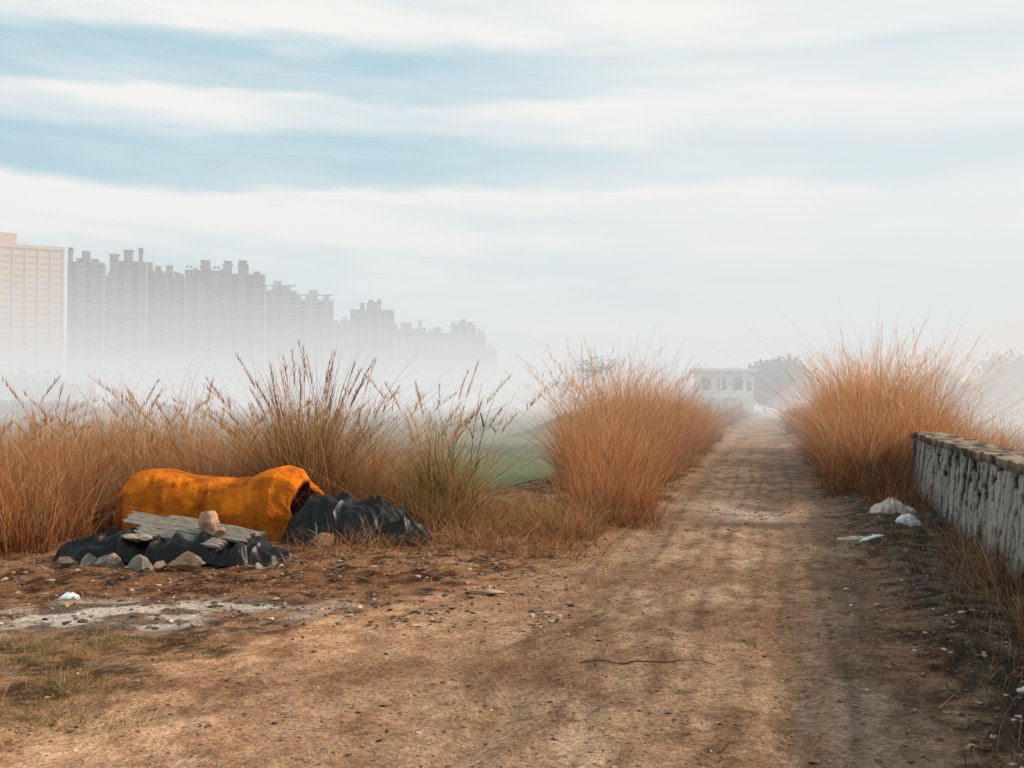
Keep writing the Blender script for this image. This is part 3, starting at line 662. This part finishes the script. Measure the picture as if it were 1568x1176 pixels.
def tower(x0,x1,y,h,seed,mat,style=0,dark=M_twd):
    rr=random.Random(seed); w=x1-x0; cx=(x0+x1)/2; ang=.75*math.atan(-cx/y)
    par=empty('apartment_tower',(cx,y,-3),ang); A=MB();B=MB();Wn=MB(); D=15; hw=w/2*1.06
    A.box(-hw,hw,0,D,0,h-3)
    nb=max(3,int(w/7)); fl=3.0; nf=int(h/fl)
    cuts=[-hw]
    ws=[rr.uniform(.7,1.35) for _ in range(nb)]; tot=sum(ws)
    for q in ws: cuts.append(cuts[-1]+q/tot*2*hw)
    far=y>1000
    for i in range(nb):
        a=cuts[i]; bw=cuts[i+1]-a; top=h+ (rr.choice([0,0,2.5,-2,-6,3,-4]) if style==0 else 0)
        pr=rr.choice([1.5,3.4,2.4])
        A.box(a+.4,a+bw*.62,-pr,-.01,0,top)
        B.box(a+bw*.66,a+bw-.3,-.35,-.012,0,h-5)
        for f in range(0 if far else nf):
            z=f*fl
            Wn.box(a+.4+bw*.08,a+bw*.28,-pr-.06,-pr-.01,z+.9,z+2.4); Wn.box(a+.4+bw*.34,a+bw*.56,-pr-.06,-pr-.01,z+.9,z+2.4)
            A.box(a+bw*.64,a+bw-.2,-1.5,-.36,z+.0,z+1.05)
        if style==0:
            A.box(a,a+bw*.7,-pr-.5,3,top+.02,top+.7)
            if rr.random()<.55:
                B.box(a+bw*.15,a+bw*.55,-pr+.3,4,top+.72,top+2.2)
                A.box(a+bw*.05,a+bw*.64,-pr-.2,4.3,top+2.22,top+2.7)
        else:
            A.box(a+.2,a+bw-.2,-2.2,2,h+.01,h+.6)
    for f in range(0 if far else nf):
        for k in range(3):
            yy=1.5+k*4.5; Wn.box(hw+.01,hw+.06,yy,yy+2,f*fl+.9,f*fl+2.4)
    A.box(-hw*.25,hw*.2,3,10,h-2.98,h+4)
    A.obj('walls',mat,par); B.obj('recesses',dark,par)
    if not far: Wn.obj('windows',M_glass,par)
    return par
tower(-267,-248,600,92,1,M_tw); tower(-249,-229,618,95,2,M_tw)
tower(-247,-231,655,93,3,M_tw); tower(-232,-215,648,90,4,M_tw); tower(-276,-262,665,88,21,M_tw)
tower(-217,-207,690,74,9,M_tw)
tower(-211,-187,645,93,5,M_tw); tower(-188,-163,650,91,6,M_tw)
tower(-177,-153,700,86,7,M_tw2,1); tower(-154,-128,706,80,8,M_tw2,1)
tower(-137,-102,850,86,10,M_tw); tower(-162,-142,905,78,11,M_tw2,1)
tower(-131,-98,1100,88,12,M_tw); tower(-100,-68,1120,85,13,M_tw)
tower(-70,-43,1150,96,14,M_tw,1); tower(-45,-31,1160,86,15,M_tw,1); tower(-32,-18,1150,68,16,M_tw,1)
par=empty('office_building',(-275,520,-3),.48); A=MB();Wn=MB(); hw=37
A.box(-hw,hw,0,24,0,87); A.box(-hw,hw-23,1,20,87.01,94); A.box(-hw,-hw+30,2,18,94.02,96)
for f in range(24):
    z=3+f*3.4
    Wn.box(-hw+1.2,hw-1.2,-.08,-.01,z,z+1.3)
    Wn.box(hw+.01,hw+.08,1.5,22.5,z,z+1.3)
for k in range(13):
    a=-hw+.6+k*6.1; A.box(a-.3,a+.3,-.3,-.082,0,87)
A.box(-hw-.3,hw+.3,-.6,-.302,86.2,88)
A.obj('walls',M_warm,par); Wn.obj('windows',M_warmg,par)
def house():
    par=empty('white_house',(27.8,130,gz(27.8,130)-.2),-.12); A=MB();R=MB();Wn=MB();D=MB()
    A.box(-3.6,2.4,0,7,0,6.7); A.box(2.42,3.6,-.6,6,0,6.2)
    A.box(-3.6,2.4,-1.5,-.01,3.2,3.45)
    for x in (-3.5,-.75,2.15): A.box(x,x+.22,-1.45,-1.23,0,3.19); A.box(x,x+.22,-1.45,-1.23,3.46,6.6)
    A.box(-3.25,-.78,-1.4,-1.3,3.46,4.25); A.box(-.5,2.12,-1.4,-1.3,3.46,4.25)
    R.box(-4.2,4.0,-1.9,7.6,6.71,7.0); R.box(-3.5,2.3,.3,6.5,7.01,7.25)
    for x in (-2.9,-.9,1.1): Wn.box(x,x+1.1,-.06,-.004,4.2,5.8)
    for x in (-2.9,1.1): Wn.box(x,x+1.1,-.06,-.004,1.1,2.5)
    D.box(-.9,.1,-.07,-.004,.2,2.4)
    for k in(1,3.6): Wn.box(3.604,3.66,k,k+1.2,4.1,5.5); Wn.box(3.604,3.66,k,k+1.2,1.1,2.5)
    Wn.box(2.75,3.3,-.66,-.604,4.2,5.4)
    A.obj('walls',M_wh,par);R.obj('roof',M_wh,par);Wn.obj('windows',M_glass,par);D.obj('door',M_bark,par)
house()

# ------------------------------------------------------------ fog (volumes that absorb and glow, standing in for scattered light; the mist lies beyond the near grass)
fogp=empty('morning_mist')
def fogmat(name,dens,c):
    m,nt,out=newmat(name); L=nt.links.new
    a=N(nt,'ShaderNodeVolumeAbsorption'); a.inputs['Color'].default_value=(0,0,0,1); a.inputs['Density'].default_value=dens
    e=N(nt,'ShaderNodeEmission'); e.inputs['Color'].default_value=(*c,1); e.inputs['Strength'].default_value=dens  # emission put in for the light the mist would scatter
    s=N(nt,'ShaderNodeAddShader'); L(a.outputs[0],s.inputs[0]); L(e.outputs[0],s.inputs[1]); L(s.outputs[0],out.inputs['Volume']); return m
FC=(.775,.785,.785)
for i,(top,dn,yf) in enumerate([(60,.0006,10),(24,.0024,19),(9,.0052,30)]):
    b=MB(); k=3000+i*15; b.box(-k,k,yf,k,-8-i*.3,top); b.obj('fog_layer_%d'%(i+1),fogmat('fog_layer_%d'%(i+1),dn,FC),fogp)
def bank(name,loc,sc,dn,c):
    import bmesh
    bm=bmesh.new(); bmesh.ops.create_icosphere(bm,subdivisions=3,radius=1); me=bpy.data.meshes.new(name); bm.to_mesh(me); bm.free()
    me.materials.append(fogmat(name,dn,c)); o=mkobj(name,me,fogp); o.location=loc; o.scale=sc
bank('valley_mist',(66,80,-2),(46,52,13),.020,(.86,.77,.70))

# ------------------------------------------------------------ sky
SUN_EL=math.radians(29); SUN_AZ=math.radians(78)   # clockwise from +Y (to the right)
w=bpy.data.worlds.new('World'); S.world=w; w.use_nodes=True; nt=w.node_tree; nt.nodes.clear(); L=nt.links.new
out=N(nt,'ShaderNodeOutputWorld')
sky=N(nt,'ShaderNodeTexSky'); sky.sky_type='NISHITA'; sky.sun_disc=False; sky.sun_elevation=SUN_EL; sky.sun_rotation=SUN_AZ; sky.air_density=1; sky.dust_density=2; sky.ozone_density=1
bg=N(nt,'ShaderNodeBackground'); bg.inputs[1].default_value=.12; L(sky.outputs[0],bg.inputs[0])
tc=N(nt,'ShaderNodeTexCoord'); sx=N(nt,'ShaderNodeSeparateXYZ'); L(tc.outputs['Generated'],sx.inputs[0])
def Mt(op,a,b=None,c=None):
    n=N(nt,'ShaderNodeMath'); n.operation=op
    for i,v in enumerate((a,b,c)):
        if v is None: continue
        if isinstance(v,(int,float)): n.inputs[i].default_value=v
        else: L(v,n.inputs[i])
    return n.outputs[0]
az=Mt('ARCTAN2',sx.outputs[0],sx.outputs[1])
hyp=Mt('SQRT',Mt('ADD',Mt('MULTIPLY',sx.outputs[0],sx.outputs[0]),Mt('MULTIPLY',sx.outputs[1],sx.outputs[1])))
el=Mt('DIVIDE',sx.outputs[2],Mt('MAXIMUM',hyp,.05))
def nz(ka,ke,tilt,zoff,det,rg):
    c=N(nt,'ShaderNodeCombineXYZ'); L(Mt('MULTIPLY',az,ka),c.inputs[0]); L(Mt('MULTIPLY',Mt('ADD',el,Mt('MULTIPLY',az,tilt)),ke),c.inputs[1]); c.inputs[2].default_value=zoff
    n=N(nt,'ShaderNodeTexNoise'); n.inputs['Scale'].default_value=1; n.inputs['Detail'].default_value=det; n.inputs['Roughness'].default_value=rg; L(c.outputs[0],n.inputs['Vector']); return Mt('SUBTRACT',n.outputs[0],.5)
no=nz(3.4,12,0,0,5,.5); no2=nz(4.6,40,.05,4.2,7,.62); no3=nz(2.6,8,0,9.1,3,.5)
ev=Mt('ADD',el,Mt('MULTIPLY',no,.085))
cr=N(nt,'ShaderNodeValToRGB'); els=cr.color_ramp.elements
stops=[(0,.75),(.08,.66),(.11,.44),(.14,.62),(.165,.9),(.205,1.0),(.220,.22),(.250,.10),(.272,.72),(.295,.95),(.312,.35),(.338,.20),(.362,.95),(.45,.85),(.55,.4),(.7,.8),(1,.4)]
els[0].position=0; els[0].color=(.75,)*3+(1,); els[1].position=1; els[1].color=(.4,)*3+(1,)
for p_,v_ in stops[1:-1]:
    q=els.new(p_); q.color=(v_,v_,v_,1)
cr.color_ramp.interpolation='EASE'; L(ev,cr.inputs[0])
m1=Mt('ADD',Mt('ADD',cr.outputs[0],Mt('MULTIPLY',no2,1.3)),Mt('MULTIPLY',no3,1.4))
rt=N(nt,'ShaderNodeMapRange'); rt.interpolation_type='SMOOTHSTEP'; rt.inputs['From Min'].default_value=-.26; rt.inputs['From Max'].default_value=.33; L(az,rt.inputs['Value'])
m2=Mt('ADD',Mt('MULTIPLY',m1,Mt('SUBTRACT',1.,Mt('MULTIPLY',rt.outputs[0],.70))),Mt('MULTIPLY',rt.outputs[0],.60))
m2=Mt('MINIMUM',Mt('MAXIMUM',m2,.0),1.)
m3=Mt('ADD',Mt('MULTIPLY',m2,.25),.75)
cm=N(nt,'ShaderNodeMix'); cm.data_type='RGBA'; L(m2,cm.inputs['Factor']); cm.inputs['A'].default_value=(.42,.71,.82,1); cm.inputs['B'].default_value=(.94,.925,.90,1)
cbk=N(nt,'ShaderNodeBackground'); cbk.inputs[1].default_value=1.0; L(cm.outputs['Result'],cbk.inputs[0])
ms=N(nt,'ShaderNodeMixShader'); L(m3,ms.inputs[0]); L(bg.outputs[0],ms.inputs[1]); L(cbk.outputs[0],ms.inputs[2]); L(ms.outputs[0],out.inputs[0])
sd=bpy.data.lights.new('sun','SUN'); sd.energy=5; sd.angle=math.radians(6.0); sd.color=(1,.78,.56)
so=bpy.data.objects.new('sun',sd); S.collection.objects.link(so)
dv=Vector((math.sin(SUN_AZ)*math.cos(SUN_EL),math.cos(SUN_AZ)*math.cos(SUN_EL),math.sin(SUN_EL)))
so.rotation_euler=(-dv).to_track_quat('-Z','Y').to_euler()
cd=bpy.data.cameras.new('camera'); cd.lens=35; cd.sensor_width=36; cd.clip_end=20000; cd.clip_start=.05
co=bpy.data.objects.new('camera',cd); S.collection.objects.link(co); co.location=(0,0,1.6); co.rotation_euler=(math.radians(90+1.015),0,0)
S.camera=co
